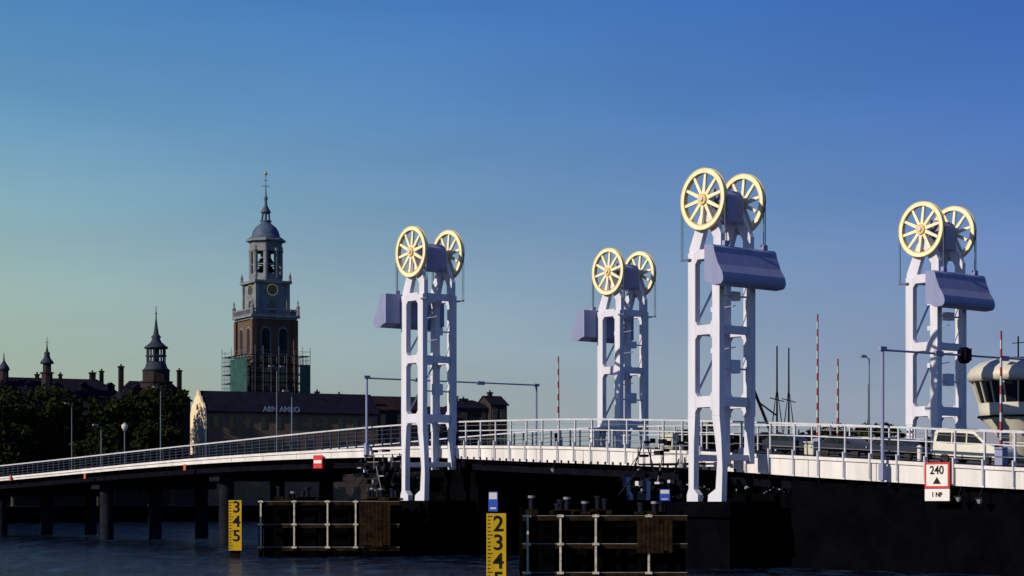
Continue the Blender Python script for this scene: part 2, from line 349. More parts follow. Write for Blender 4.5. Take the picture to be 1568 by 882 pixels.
# ---------------- maintenance platforms under towers
def platform(s0,v0):
    m=MB()
    m.box(s0-3.2,s0+2.0,v0-1.2,v0+1.2,7.0,7.12,1)
    for x in(-3.2,-1.9,-0.6,0.7,2.0):
        m.box(s0+x-.03,s0+x+.03,v0-1.25,v0-1.17,7.12,8.3,3)
    for z in(7.7,8.3): m.box(s0-3.2,s0+2,v0-1.24,v0-1.18,z-.03,z+.03,3)
    for i in range(8):
        m.box(s0-3.2-i*0.28,s0-2.9-i*0.28,v0-1.0,v0-0.2,6.9-i*0.25,6.94-i*0.25,2)
    m.beam((s0-3.1,v0-1.05,6.9),(s0-5.4,v0-1.05,4.9),0.06,0.10,2)
    m.beam((s0-3.1,v0-1.05,7.9),(s0-5.4,v0-1.05,5.9),0.04,0.04,2)
    for k in range(34):
        x=random.uniform(-3.8,2.8); z=random.uniform(5.0,8.7); w=random.uniform(.05,.30); h=random.uniform(.05,.35)
        m.box(s0+x-w,s0+x+w,v0-1.9+0.02*k,v0-1.5+0.02*k,z,z+h,random.choice([3,1,2,2,1,1,0]))
    for k in range(5):
        a=(s0+random.uniform(-3,2.0),v0-1.3-k*.03,random.uniform(7.0,8.6)); b_=(a[0]+random.uniform(-1.2,1.2),a[1],a[2]-random.uniform(1.2,2.0))
        m.beam(a,b_,.06,.07,random.choice([3,2,2]))
    m.obj('maintenance_platform',[RAILW,DARK,PIERC,RAILM],BR)
platform(-21.5,-10.8); platform(12.5,-10.8)
# ---------------- water and land
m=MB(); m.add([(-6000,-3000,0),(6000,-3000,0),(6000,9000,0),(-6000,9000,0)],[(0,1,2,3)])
wm=bpy.data.materials.new('river_water'); wm.use_nodes=True; nt=wm.node_tree;N=nt.nodes;L=nt.links;b=N['Principled BSDF']
b.inputs['Roughness'].default_value=0.12; b.inputs['IOR'].default_value=1.33; b.inputs['Specular IOR Level'].default_value=0.16
tc=N.new('ShaderNodeTexCoord')
def wn(sc,scale,det,rough=.6,rz=0.0):
    mp=N.new('ShaderNodeMapping'); mp.inputs['Rotation'].default_value=(0,0,rz); mp.inputs['Scale'].default_value=sc; L.new(tc.outputs['Object'],mp.inputs['Vector'])
    n=N.new('ShaderNodeTexNoise'); n.inputs['Scale'].default_value=scale; n.inputs['Detail'].default_value=det; n.inputs['Roughness'].default_value=rough; L.new(mp.outputs['Vector'],n.inputs['Vector']); return n
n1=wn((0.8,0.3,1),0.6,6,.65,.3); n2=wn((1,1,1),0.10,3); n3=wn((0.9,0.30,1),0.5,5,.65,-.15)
ad=N.new('ShaderNodeMath'); ad.operation='MULTIPLY_ADD'; ad.inputs[1].default_value=0.8; L.new(n2.outputs['Fac'],ad.inputs[0]); L.new(n1.outputs['Fac'],ad.inputs[2])
bp=N.new('ShaderNodeBump'); bp.inputs['Strength'].default_value=1.0; bp.inputs['Distance'].default_value=1.6; L.new(ad.outputs[0],bp.inputs['Height']); L.new(bp.outputs['Normal'],b.inputs['Normal'])
r=N.new('ShaderNodeValToRGB'); r.color_ramp.elements[0].position=.48; r.color_ramp.elements[1].position=.66; r.color_ramp.elements[0].color=(0.001,0.003,0.012,1); r.color_ramp.elements[1].color=(0.018,0.045,0.11,1)  # dark and bright ripple reflections painted into the base colour
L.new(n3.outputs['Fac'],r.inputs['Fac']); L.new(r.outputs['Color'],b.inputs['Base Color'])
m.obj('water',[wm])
def localpoly(name,pts,z0,z1,mats):
    m=MB(); n=len(pts); P=[w2(*q) for q in pts]
    m.add([(x,y,z1) for x,y in P]+[(x,y,z0) for x,y in P],[tuple(range(n))],0)
    m.add([(x,y,z1) for x,y in P]+[(x,y,z0) for x,y in P],[(i,(i+1)%n,n+(i+1)%n,n+i) for i in range(n)],1)
    return m.obj(name,mats)
localpoly('far_bank_ground',[(-212,-3000),(-212,5000),(-7000,5000),(-7000,-3000)],-3,3.0,[LAND,CONC])
localpoly('near_bank_ground',[(60,14),(60,4000),(4000,4000),(4000,-2000),(104,-2000),(104,14)],-3,3.0,[LAND,CONC])
# ------------------------------------------------------------------ trees
def tree(x,y,h,rw,n=2600,z0=3.0,leaf=0.55,name='tree'):
    T=empty(name,(x,y,z0),random.uniform(0,6))
    t=MB(); t.tube((0,0,0),(0.2,0.1,h*0.38),h*0.03,h*0.02,8)
    cl=[]
    for k in range(13):
        a=random.uniform(0,6.28); rr_=rw*random.uniform(0.25,0.85); z=h*random.uniform(0.34,0.88)
        c=Vector((math.cos(a)*rr_,math.sin(a)*rr_,z)); cl.append((c,random.uniform(0.18,0.38)*rw))
        t.tube((0.2,0.1,h*random.uniform(0.25,0.4)),c,h*0.012,h*0.004,5)
    cl.append((Vector((0,0,h*0.86)),rw*0.38)); cl.append((Vector((0,0,h*0.6)),rw*0.6)); cl.append((Vector((0,0,h*0.3)),rw*0.5))
    t.obj('trunk_and_limbs',[BARK],T)
    f=MB()
    for i in range(n):
        c,r=random.choice(cl)
        d=Vector((random.gauss(0,1),random.gauss(0,1),random.gauss(0,0.85))).normalized()*r*random.uniform(0.45,1.2)**0.7
        q=c+d; s_=leaf*random.uniform(0.4,1.15)
        a=Vector((random.gauss(0,1),random.gauss(0,1),random.gauss(0,1))).normalized(); b_=a.cross(Vector((random.gauss(0,1),random.gauss(0,1),random.gauss(0,1)))).normalized()
        f.add([q-a*s_,q-b_*s_*0.6,q+a*s_,q+b_*s_*0.6],[(0,1,2,3)],0)
    me=bpy.data.meshes.new('crown'); me.from_pydata(f.v,[],f.f); me.materials.append(LEAF)
    o=bpy.data.objects.new('crown',me); COL.objects.link(o); o.parent=T
def bx(px,Y): return (px-784)/2900*Y
def bz(py,Y): return CH+(760-py)/2900*Y
for px,top,Y,rw in((-30,586,352,9),(22,594,356,8),(62,584,360,8),(98,602,358,7),(135,608,364,8),(172,606,362,6),(205,588,368,7),(243,580,372,7),(262,602,368,4.4),(-70,590,350,9),(20,650,345,6),(150,648,348,6),(230,645,352,6)):
    tree(bx(px,Y),Y,bz(top,Y)-3.0,rw,3200)
# ------------------------------------------------------------------ city
TH=math.radians(25)
def house(name,px,Y,length,depth,zr,ze,wall,roof,rot=TH,chim=(),hip=0,floors=4,z0=3.0,win=True,wm_=GLASS,dormers=0):
    H=empty(name,(bx(px,Y),Y,z0),rot)
    ze-=z0; zr-=z0
    m=MB(); m.box(0,length,0,depth,0,ze)
    if hip==0:
        m.add([(0,0,ze),(0,depth,ze),(0,depth/2,zr-0.15)],[(0,1,2)]); m.add([(length,0,ze),(length,depth,ze),(length,depth/2,zr-0.15)],[(0,1,2)])
    m.obj('walls',[wall],H)
    r=MB(); h=hip; e=0.35
    A=[(-e,-e,ze+.02),(length+e,-e,ze+.02),(length+e,depth+e,ze+.02),(-e,depth+e,ze+.02),(h,depth/2,zr),(length-h,depth/2,zr)]
    if h==0: A[4]=(-e,depth/2,zr);A[5]=(length+e,depth/2,zr)
    fs=[(0,1,5,4),(2,3,4,5)]
    if h>0: fs+=[(0,4,3),(1,2,5)]
    r.add(A,fs); r.box(-e,length+e,-e-.15,-e,ze-.25,ze+.05)
    for i in range(dormers):
        x=(i+.5)*length/dormers; zb=ze+(zr-ze)*.35; 
        r.box(x-.8,x+.8,depth*.12,depth*.4,zb-1,zb+1.1); r.prism([(x-1,zb+1.1),(x+1,zb+1.1),(x,zb+1.9)],depth*.1,depth*.42)
    r.obj('roof',[roof],H)
    w=MB(); fh=ze/floors
    if win:
        n=max(2,int(length/3.2))
        for j in range(floors):
            for i in range(n):
                x=(i+0.5)*length/n; z=j*fh+fh*0.3
                w.box(x-0.65,x+0.65,-0.06,0.1,z-0.1,z+fh*0.5+0.1,1); w.box(x-0.5,x+0.5,-0.09,-0.062,z,z+fh*0.5,0)
        n=max(2,int(depth/3.2))
        for j in range(floors):
            for i in range(n):
                y=(i+0.5)*depth/n; z=j*fh+fh*0.3
                w.box(-0.06,0.1,y-0.65,y+0.65,z-0.1,z+fh*0.5+0.1,1); w.box(-0.09,-0.062,y-0.5,y+0.5,z,z+fh*0.5,0)
        w.obj('windows',[wm_,TRIM],H)
    c=MB()
    for x,zt,ww in chim:
        c.box(x-ww/2,x+ww/2,depth/2-ww/2,depth/2+ww/2,zr-3,zt-z0-0.5); c.box(x-ww/2-.15,x+ww/2+.15,depth/2-ww/2-.15,depth/2+ww/2+.15,zt-z0-0.5,zt-z0-.2)
        c.tube((x,depth/2,zt-z0-.2),(x,depth/2,zt-z0+.25),0.2,n=8)
    if chim: c.obj('chimneys',[BRK],H)
    return H
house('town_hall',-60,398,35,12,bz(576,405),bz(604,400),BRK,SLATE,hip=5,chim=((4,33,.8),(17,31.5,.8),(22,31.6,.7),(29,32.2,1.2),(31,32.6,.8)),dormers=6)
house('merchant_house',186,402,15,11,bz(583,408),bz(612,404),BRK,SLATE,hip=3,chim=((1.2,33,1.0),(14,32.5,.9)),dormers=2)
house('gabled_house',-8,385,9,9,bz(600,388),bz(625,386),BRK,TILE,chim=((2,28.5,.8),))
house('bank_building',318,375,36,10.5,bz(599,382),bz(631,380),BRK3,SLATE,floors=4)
G=empty('white_gable_house',(bx(317.0,374.5),374.5,3),TH)
g=MB(); ze=bz(631,378)-3; zr=bz(595,378)-3
P=[(0,0),(10.5,0),(10.5,ze),(8.8,ze+1.8),(8.2,ze+1.8),(7.0,ze+3.2),(6.4,ze+3.2),(5.25,zr),(4.1,ze+3.2),(3.5,ze+3.2),(2.3,ze+1.8),(1.7,ze+1.8),(0,ze)]
n=len(P); vs=[(-0.5,y,z) for y,z in P]+[(-0.05,y,z) for y,z in P]
g.add(vs,[tuple(range(n)),tuple(range(2*n-1,n-1,-1))]+[(i,(i+1)%n,n+(i+1)%n,n+i) for i in range(n)],0)
for z in(2,6,10): 
    for y in(2.2,5.2,8.2): g.box(-0.56,-0.503,y-.35,y+.35,z,z+2,1)
g.box(-0.56,-0.503,4.8,5.7,ze+0.5,ze+1.6,1)
g.obj('facade',[PLAST,GLASS],G)
text('roof_sign','ABN AMRO',1.5,mat('sign_letters',(0.18,0.23,0.42),0.6),bpy.data.objects['bank_building'],(15.0,-0.9,bz(627,380)-3),0,0.02,0.05)
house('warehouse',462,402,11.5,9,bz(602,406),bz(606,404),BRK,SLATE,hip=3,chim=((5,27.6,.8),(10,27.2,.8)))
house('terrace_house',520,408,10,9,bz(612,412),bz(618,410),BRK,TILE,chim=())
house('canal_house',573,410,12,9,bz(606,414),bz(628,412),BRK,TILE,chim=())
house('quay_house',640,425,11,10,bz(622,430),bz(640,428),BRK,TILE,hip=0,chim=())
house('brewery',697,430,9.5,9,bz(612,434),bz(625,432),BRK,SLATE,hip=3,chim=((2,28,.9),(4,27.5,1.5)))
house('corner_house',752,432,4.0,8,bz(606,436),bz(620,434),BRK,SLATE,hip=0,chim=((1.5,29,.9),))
house('low_quay_house',-90,342,60,9,bz(690,346),bz(705,346),BRK,TILE,rot=math.atan2(0.63,0.777),win=False)
# --- big church tower
TX,TY=bx(407,430),430
CT=empty('church_tower',(TX,TY,3),TH+math.radians(5)); 
zz=lambda py: bz(py,430)-3
h0=5.0
m=MB()
m.box(-h0,h0,-h0,h0,0,zz(492),0)
for e_,za,zb in((0.35,zz(492),zz(489)),(0.9,zz(489),zz(485)),(0.45,zz(548),zz(545))): m.box(-h0-e_,h0+e_,-h0-e_,h0+e_,za,zb,1)
for sx_ in(-1,1):
    for sy in(-1,1): m.box(sx_*h0-0.55,sx_*h0+0.55,sy*h0-0.55,sy*h0+0.55,0,zz(492)-0.01,0)
def archpoly(w,z0,z1,n=8):
    return [(-w,z0),(w,z0)]+[(w*math.cos(math.pi*k/n),z1-w+w*math.sin(math.pi*k/n)) for k in range(n+1)]
def onfaces(mb,hw,poly,d0,d1,offs,mi,nf=4):
    for k in range(nf):
        a=2*math.pi*k/nf
        for o_ in offs:
            P=[]
            for dd in(-hw-d0,-hw-d1):
                for x,z in poly:
                    X,Yy=x+o_,dd; P.append((X*math.cos(a)-Yy*math.sin(a),X*math.sin(a)+Yy*math.cos(a),z))
            n=len(poly); mb.add(P,[tuple(range(n)),tuple(range(n,2*n))]+[(i,(i+1)%n,n+(i+1)%n,n+i) for i in range(n)],mi)
onfaces(m,h0,archpoly(1.25,zz(544),zz(503)),-0.1,0.10,(-2.1,2.1),1)
onfaces(m,h0,archpoly(1.0,zz(543),zz(505)),-0.1,0.16,(-2.1,2.1),6)
onfaces(m,h0,archpoly(0.8,zz(592),zz(565)),-0.1,0.16,(-2.1,2.1),2)
for k in range(4):
    a=math.pi/2*k
    for i in range(-9,10):
        X,Yy=i*0.56,-h0-0.5; x=X*math.cos(a)-Yy*math.sin(a); y=X*math.sin(a)+Yy*math.cos(a)
        m.box(x-.1,x+.1,y-.1,y+.1,zz(485),zz(478),1)
    p0=[(-h0-.5),(h0+.5)]
    q=[(X*math.cos(a)-(-h0-.5)*math.sin(a),X*math.sin(a)+(-h0-.5)*math.cos(a),zz(477)) for X in p0]
    m.beam(q[0],q[1],0.35,0.3,1)
    m.lathe([(0.45,zz(485)),(0.4,zz(474)),(0.55,zz(473)),(0.12,zz(468)),(0.25,zz(466)),(0.02,zz(460))],8,(q[0][0],q[0][1]),1)
h1=3.75
m.box(-h1,h1,-h1,h1,zz(486),zz(436),1)
for sx_ in(-1,1):
    for sy in(-1,1): m.box(sx_*h1-0.4,sx_*h1+0.4,sy*h1-0.4,sy*h1+0.4,zz(485.5),zz(436)-0.01,1)
m.box(-h1-.75,h1+.75,-h1-.75,h1+.75,zz(436),zz(432),1)
onfaces(m,h1,archpoly(0.9,zz(482),zz(462)),-0.1,0.1,(0,),2)
for k in range(4):
    a=math.pi/2*k
    for R,dd,mi in((1.35,0.12,5),(1.15,0.16,2)):
        P=[];n=20
        for i in range(n):
            X=R*math.cos(6.283*i/n);Z=zz(446)+R*math.sin(6.283*i/n);Yy=-h1-dd
            P.append((X*math.cos(a)-Yy*math.sin(a),X*math.sin(a)+Yy*math.cos(a),Z))
        m.add(P,[tuple(range(n))],mi)
    X,Yy=-h1-.4,-h1-.4; x=X*math.cos(a)-Yy*math.sin(a); y=X*math.sin(a)+Yy*math.cos(a)
    m.lathe([(0.4,zz(432)),(0.3,zz(427)),(0.4,zz(426)),(0.02,zz(418))],8,(x,y),1)
a8=math.pi/8
m.lathe([(3.75,zz(432)),(3.75,zz(426)),(3.4,zz(426))],8,m=1,a0=a8)
for k in range(8):
    a=a8+math.pi/4*k; x,y=3.3*math.cos(a),3.3*math.sin(a)
    m.tube((x,y,zz(427)),(x,y,zz(378)),0.58,n=8,m=1); m.tube((x,y,zz(386)),(x,y,zz(384)),0.75,n=8,m=1)
    b2=a+math.pi/4; x2,y2=3.3*math.cos(b2),3.3*math.sin(b2)
    m.beam((x,y,zz(381)),(x2,y2,zz(381)),0.7,1.6,1)
    m.beam((x,y,zz(423)),(x2,y2,zz(423)),0.4,0.8,1)
    m.beam((x,y,zz(406)),(x2,y2,zz(406)),0.25,0.25,1)
m.lathe([(1.3,zz(428)),(1.3,zz(376))],8,m=1)
for r_,z_ in((0.9,zz(420)),(0.8,zz(410)),(0.7,zz(398))): m.lathe([(r_+1.3,z_-1),(r_+1,z_-.4),(r_*.7+.8,z_+.3),(0.2,z_+.5)],12,m=4,smooth=True)
m.lathe([(3.6,zz(378)),(3.75,zz(372)),(4.5,zz(371)),(4.5,zz(368)),(3.9,zz(366))],8,m=1,a0=a8)
m.lathe([(4.0,zz(366)),(3.3,zz(363.5)),(3.15,zz(360)),(2.9,zz(354)),(2.3,zz(348)),(1.5,zz(344)),(1.05,zz(341)),(1.3,zz(340)),(1.3,zz(338)),(0.7,zz(337))],16,m=3,smooth=True)
for k in range(6):
    a=k*math.pi/3; m.tube((1.0*math.cos(a),1.0*math.sin(a),zz(338)),(0.75*math.cos(a),0.75*math.sin(a),zz(326)),0.16,n=6,m=3)
m.lathe([(1.0,zz(327)),(1.2,zz(325)),(0.85,zz(321)),(0.4,zz(315)),(0.28,zz(308)),(0.45,zz(305.5)),(0.45,zz(303)),(0.2,zz(300)),(0.1,zz(285)),(0.06,zz(268))],12,m=3,smooth=True)
m.beam((-0.9,0,zz(285)),(0.9,0,zz(285)),0.1,0.12,3); m.beam((-0.5,0,zz(276)),(0.5,0,zz(276)),0.08,0.1,3)
m.lathe([(0.02,zz(269)),(0.35,zz(267.5)),(0.4,zz(266)),(0.3,zz(264)),(0.02,zz(263))],8,m=5)
m.obj('tower_body',[BRK2,STONE,GLASS,LEAD,DARK,GILT,BRK],CT)
s=MB(); hs_=7.6
zt=zz(547)
for k in range(4):
    a=math.pi/2*k
    rot=lambda X,Yy,z:(X*math.cos(a)-Yy*math.sin(a),X*math.sin(a)+Yy*math.cos(a),z)
    for i in range(-4,5):
        X=i*hs_/4; s.tube(rot(X,-hs_,0),rot(X,-hs_,zt+random.choice([0.3,1.2,2.0])),0.07,n=5,m=0)
        s.tube(rot(X,-hs_+1.2,0),rot(X,-hs_+1.2,zt),0.06,n=5,m=0)
    z=zt
    while z>1:
        s.beam(rot(-hs_,-hs_+.5,z),rot(hs_,-hs_+.5,z),1.1,0.12,1)
        s.beam(rot(-hs_,-hs_,z+1),rot(hs_,-hs_,z+1),0.06,0.06,0); z-=2.0
s.box(5,hs_,-hs_-.15,-hs_-.1,zt-12,zt-2,2)
s.box(-hs_-.15,-hs_-.1,-hs_,2,zt-10,zt-0.8,2)
s.obj('scaffolding',[LAMPG,TIMBER,NET],CT)
def turret(name,px,Y,prof,mats,arms=True):
    T=empty(name,(bx(px,Y),Y,0)); m=MB()
    for pr,n,mi,smv in prof: m.lathe([(r,bz(z,Y)) for r,z in pr],n,m=mi,smooth=smv)
    return T,m
T,m=turret('bell_turret',239,405,[
 ([(3.3,640),(3.3,588),(3.6,586),(3.6,584)],8,0,False),
 ([(2.9,584),(2.9,568),(3.1,567)],8,0,False),
 ([(3.1,568),(2.4,563),(2.1,556),(1.7,553)],12,1,True),
 ([(0.7,556),(0.7,533)],8,1,False),
 ([(2.5,534),(2.6,532),(2.0,529),(1.2,524),(0.85,519),(1.1,516),(0.6,512),(0.35,500),(0.15,488),(0.05,468)],12,1,True)],None)
Y=405
for k in range(8):
    a=k*math.pi/4; m.tube((1.9*math.cos(a),1.9*math.sin(a),bz(555,Y)),(1.9*math.cos(a),1.9*math.sin(a),bz(533,Y)),0.2,n=6,m=1)
    m.beam((2.2*math.cos(a),2.2*math.sin(a),bz(545,Y)),(2.2*math.cos(a+.785),2.2*math.sin(a+.785),bz(545,Y)),0.15,0.3,1)
m.lathe([(0.02,bz(481,Y)),(.3,bz(480,Y)),(.02,bz(478,Y))],8,m=1)
LEADD=mat('dark_lead',(0.022,0.03,0.055),0.7,spec=0.2)
m.obj('turret_body',[BRK,LEADD],T)
T,m=turret('small_spire',72,405,[
 ([(1.2,600),(1.2,573),(1.5,572),(1.5,570)],8,0,False),([(0.9,570),(0.9,556)],8,0,False),
 ([(1.5,557),(1.4,554),(0.8,549),(0.55,543),(0.7,541),(0.3,538),(0.12,530),(0.04,515)],12,1,True)],None)
m.beam((-.5,0,bz(524,405)),(.5,0,bz(524,405)),.08,.08,1); m.obj('spire_body',[BRK,LEADD],T)
T,m=turret('small_spire',6,405,[
 ([(1.0,600),(1.0,566)],8,0,False),([(1.3,567),(1.1,562),(0.5,556),(0.2,552),(0.05,540)],12,1,True)],None)
m.obj('spire_body',[BRK,LEADD],T)
# distant tree line on far bank to the right
f=MB(); 
def leafq(v,s_,z,l0,l1):
    x,y=w2(s_,v); q=Vector((x,y,z)); l=random.uniform(l0,l1)
    a=Vector((random.gauss(0,1),random.gauss(0,1),random.gauss(0,1))).normalized()*l; b_=a.cross(Vector((random.gauss(0,1),random.gauss(0,1),1))).normalized()*l*.7
    f.add([q-a,q-b_,q+a,q+b_],[(0,1,2,3)])
for i in range(11000):
    v=random.uniform(40,230); hh=6+3*math.sin(v*0.11)+2*math.sin(v*.31)
    leafq(v,-225-random.uniform(0,14),3+random.uniform(0,1)**0.6*hh,.5,1.2)
for i in range(26000):
    v=random.uniform(205,640); k=min(1,(v-200)/40); hh=8+k*(8.5+v*0.006+2.0*math.sin(v*0.09)+1.6*math.sin(v*.27+1)+0.8*math.sin(v*.8))
    leafq(v,-228-random.uniform(0,12),3+random.uniform(0,1)**0.75*hh,.7,1.7)
me=bpy.data.meshes.new('tree_line'); me.from_pydata(f.v,[],f.f); me.materials.append(LEAF); o=bpy.data.objects.new('tree_line',me); COL.objects.link(o)
# ------------------------------------------------------------------ street furniture
def s_for(px,v):
    b=(px-784)/2900
    return (b*(CY+UX*v)-(CX-UY*v))/(UX-b*UY)
def lamp(px,v,ytop,heads=1,r=0.08):
    s=s_for(px,v); x,y=w2(s,v); z0=DZ(s)+0.14; zt=bz(ytop,y)
    T=empty('street_lamp',(x,y,z0),ANG); m=MB(); H=zt-z0
    m.tube((0,0,0),(0,0,1.0),r*1.6,n=8); m.tube((0,0,1),(0,0,H-.2),r,r*.7,8)
    for sg in ((-1,) if heads==1 else (-1,1)):
        m.tube((0,0,H-.25),(0,sg*0.5,H-.05),r*.6,n=6)
        m.prism([(-.16,H-.15),(.16,H-.15),(.1,H+.03),(-.1,H+.03)],sg*0.4 if sg>0 else -1.0,sg*1.0 if sg>0 else -.4,1)
    m.obj('pole_and_head',[LAMPG,RAILM],T)
lamp(110,8.0,617); lamp(246,8.0,592); lamp(424,8.0,560,2); lamp(447,-7.6,598); lamp(155,-7.6,650)
lamp(1331,8.2,545,1,0.06)
s_=s_for(191,-8.4); x,y=w2(s_,-8.4); T=empty('lantern',(x,y,DZ(s_)+.14),ANG); H=bz(650,y)-DZ(s_)
m=MB(); m.tube((0,0,0),(0,0,H-.7),.07,n=8); m.lathe([(.08,H-.9),(.3,H-.55),(.36,H-.25),(.2,H-.05),(.02,H+.05)],10,m=1,smooth=True); m.obj('pole_and_globe',[LAMPG,FPOST],T)
def gantry(s,z,disc=False):
    x,y=w2(s,0); T=empty('signal_gantry',(x,y,0),ANG); m=MB()
    for v in(-9.6,9.6):
        m.tube((0,v,FB(s)),(0,v,z),0.11,n=8); m.box(-.18,.18,v-.18,v+.18,FB(s)+.1,FB(s)+1.2)
        m.beam((0,v-.3,z+.1),(0,v+.3,z+.1),.24,.24)
    m.tube((0,-9.6,z),(0,9.6,z+.1),0.07,n=8); 
    for v in(-4,3): m.box(-.12,.12,v-.4,v+.4,z-.12,z+.2)
    if disc:
        m.tube((.1,-1.2,z+.05),(-.25,-1.2,z+.05),.55,n=20,m=1); m.box(-.2,.3,-1.5,-.9,z-.3,z+.5,1)
    m.obj('gantry_frame',[GREYP,DARK],T)
gantry(-28,15.1); gantry(29.5,14.1,True)
REDD=mat('barrier_red',(0.24,0.012,0.03),0.6); WHD=mat('barrier_white',(0.38,0.38,0.45),0.6)
def barrier(px,v,ytop,R=True):
    s=s_for(px,v); x,y=w2(s,v); T=empty('raised_barrier',(x,y,DZ(s)+.14),ANG); H=bz(ytop,y)-DZ(s); m=MB()
    m.box(-.3,.3,-.25,.25,0,1.1,2); m.box(-.4,-.1,-.15,.15,1.0,1.3,3)
    n=int(H/0.62)
    for i in range(n):
        a=1.0+(H-1.0)*i/n; b_=1.0+(H-1.0)*(i+1)/n; rr_=0.09-0.04*i/n
        m.beam((0,0,a),(0,0,b_),rr_*2,rr_*1.4,i%2)
    m.obj('barrier_arm',[REDD,WHD,GREYP,DARK],T)
barrier(1252,7.6,484); barrier(855,8.0,548); barrier(1533,-7.2,510); barrier(1283,8.4,552)
def cabinet(px,v,ytop,w,mt,name='control_cabinet'):
    s=s_for(px,v); x,y=w2(s,v); T=empty(name,(x,y,DZ(s)+.14),ANG); H=bz(ytop,y)-DZ(s)-.14; m=MB()
    m.box(-w/2,w/2,-.3,.3,.08,H-.06); m.box(-w/2-.05,w/2+.05,-.35,.35,H-.06,H); m.box(-w/2+.04,w/2-.04,-.26,.26,0,.08); m.box(-w/2+.05,w/2-.05,-.315,-.303,.2,H-.2,1)
    m.box(w/2-.15,w/2-.1,-.34,-.317,H*.5,H*.5+.15,2)
    m.obj('cabinet_body',[mt,mt,DARK],T)
cabinet(1243,-7.6,676,.8,CREAM); cabinet(910,-7.4,655,.55,SW); cabinet(1025,-7.8,664,1.3,CREAM)
for px in(700,852,1120,1220,1352,1408):
    v=-7.9; s=s_for(px,v); x,y=w2(s,v); T=empty('bollard',(x,y,DZ(s)+.14),ANG); m=MB(); m.lathe([(.14,0),(.14,.8),(.17,.82),(.17,.92),(.05,1.0)],10); m.obj('bollard_post',[DARK if px<1300 else SW],T)
def plate(name,px,y0,y1,w,cols,v=-9.32):
    s=s_for(px,v); x,y=w2(s,v); za,zb=bz(y1,y),bz(y0,y); T=empty(name,(x,y,0),ANG); m=MB(); m.box(-w/2,w/2,-.04,.04,za,zb,0)
    if cols=='noentry': m.box(-w/2+.1,w/2-.1,-.052,-.042,za+(zb-za)*.38,za+(zb-za)*.62,1)
    m.box(-.05,.05,.042,.24,za+.1,zb-.1,2)
    m.obj('plate',[RED if cols=='noentry' else ORANGE,SW,DARK],T); return T
plate('no_passage_sign',487,697,717,1.45,'noentry')
plate('navigation_marker',283,711,720,.45,''); plate('navigation_marker',130,725,733,.45,''); plate('navigation_marker',16,728,736,.4,'')
v=-9.4; s=s_for(1435.5,v); x,y=w2(s,v); T=empty('clearance_sign',(x,y,0),ANG); za,zb=bz(767,y),bz(708,y); zm=bz(748,y); W_=1.9
m=MB(); m.box(-W_/2,W_/2,-.04,.04,zm+.02,zb,1); m.box(-W_/2+.13,W_/2-.13,-.055,-.042,zm+.15,zb-.13,0); m.box(-W_/2,W_/2,-.04,.04,za,zm-.02,0)
m.add([(-.32,-.062,zm+.28),(.32,-.062,zm+.28),(0,-.062,zm+.72)],[(0,1,2)],2); m.box(-.6,-.5,.042,.25,za,zb,2); m.box(.5,.6,.042,.25,za,zb,2)
m.obj('sign_board',[SW,RED,BLACK],T); text('digits','240',0.72,BLACK,T,(0,-.07,zb-.5),0,.012); text('distance_digits','1 NP',0.4,BLACK,T,(0,-.07,(za+zm)/2),0,.008)
for px,yy in((1468,762),(1500,765),(847,718),(980,740)):
    v=-9.35; s=s_for(px,v); x,y=w2(s,v); T=empty('navigation_lamp',(x,y,bz(yy,y)),ANG); m=MB(); m.box(-.3,.3,-.12,.12,0,.12,0); m.lathe([(.1,-.25),(.18,-.05),(.18,0)],8,m=1); m.beam((0,0,.1),(0,.3,.7),.06,.06,0); m.obj('lamp_body',[PIERC,RAILM],T)
# ------------------------------------------------------------------ gauges
def gauge(px,Y,w,z1,z0,nums,size,step,ztop,sgn):
    T=empty('water_level_gauge',(bx(px,Y),Y,0),math.radians(8)); m=MB()
    m.box(-w/2,w/2,-.08,.08,z0,z1,0); m.box(-w/2+.1,w/2-.1,.1,.4,-3,z1-.1,1)
    for i in range(int((z1-z0)/(step/5))):
        z=z1-.15-i*step/5; 
        m.box(-w/2+.03,-w/2+(.2 if i%5 else .32),-.095,-.083,z-.05,z,2)
    m.obj('gauge_board',[YEL,TIMBER,BLACK],T)
    for i,nm in enumerate(nums):
        text('digit_'+nm,nm,size,BLACK,T,(.1,-.09,ztop-i*step),0,.015)
    return T
gauge(360,149,1.0,bz(766,149),bz(843,149),'345',1.25,22/2900*149,bz(777,149),1)
T=gauge(760,113,1.15,bz(786,113),-1,'2345',1.3,28.5/2900*113,bz(803,113),1)
def blue_sign(px,Y,y0,y1,w):
    T=empty('blue_navigation_sign',(bx(px,Y),Y,0)); za,zb=bz(y1,Y),bz(y0,Y); m=MB(); h=zb-za
    m.box(-w/2,w/2,-.03,.03,za,zb,0); m.box(-w/2+.04,w/2-.04,-.042,-.032,za+h*.62,zb-.05,1); m.box(-w/2+.1,w/2-.1,-.042,-.032,za+h*.12,za+h*.2,1); m.box(-.05,.05,.04,.14,-3,zb-.1,2)
    m.obj('sign_board',[BLUE,SW,DARK],T)
blue_sign(755,113.4,753,783,.55); blue_sign(1018,119,749,767,.62)
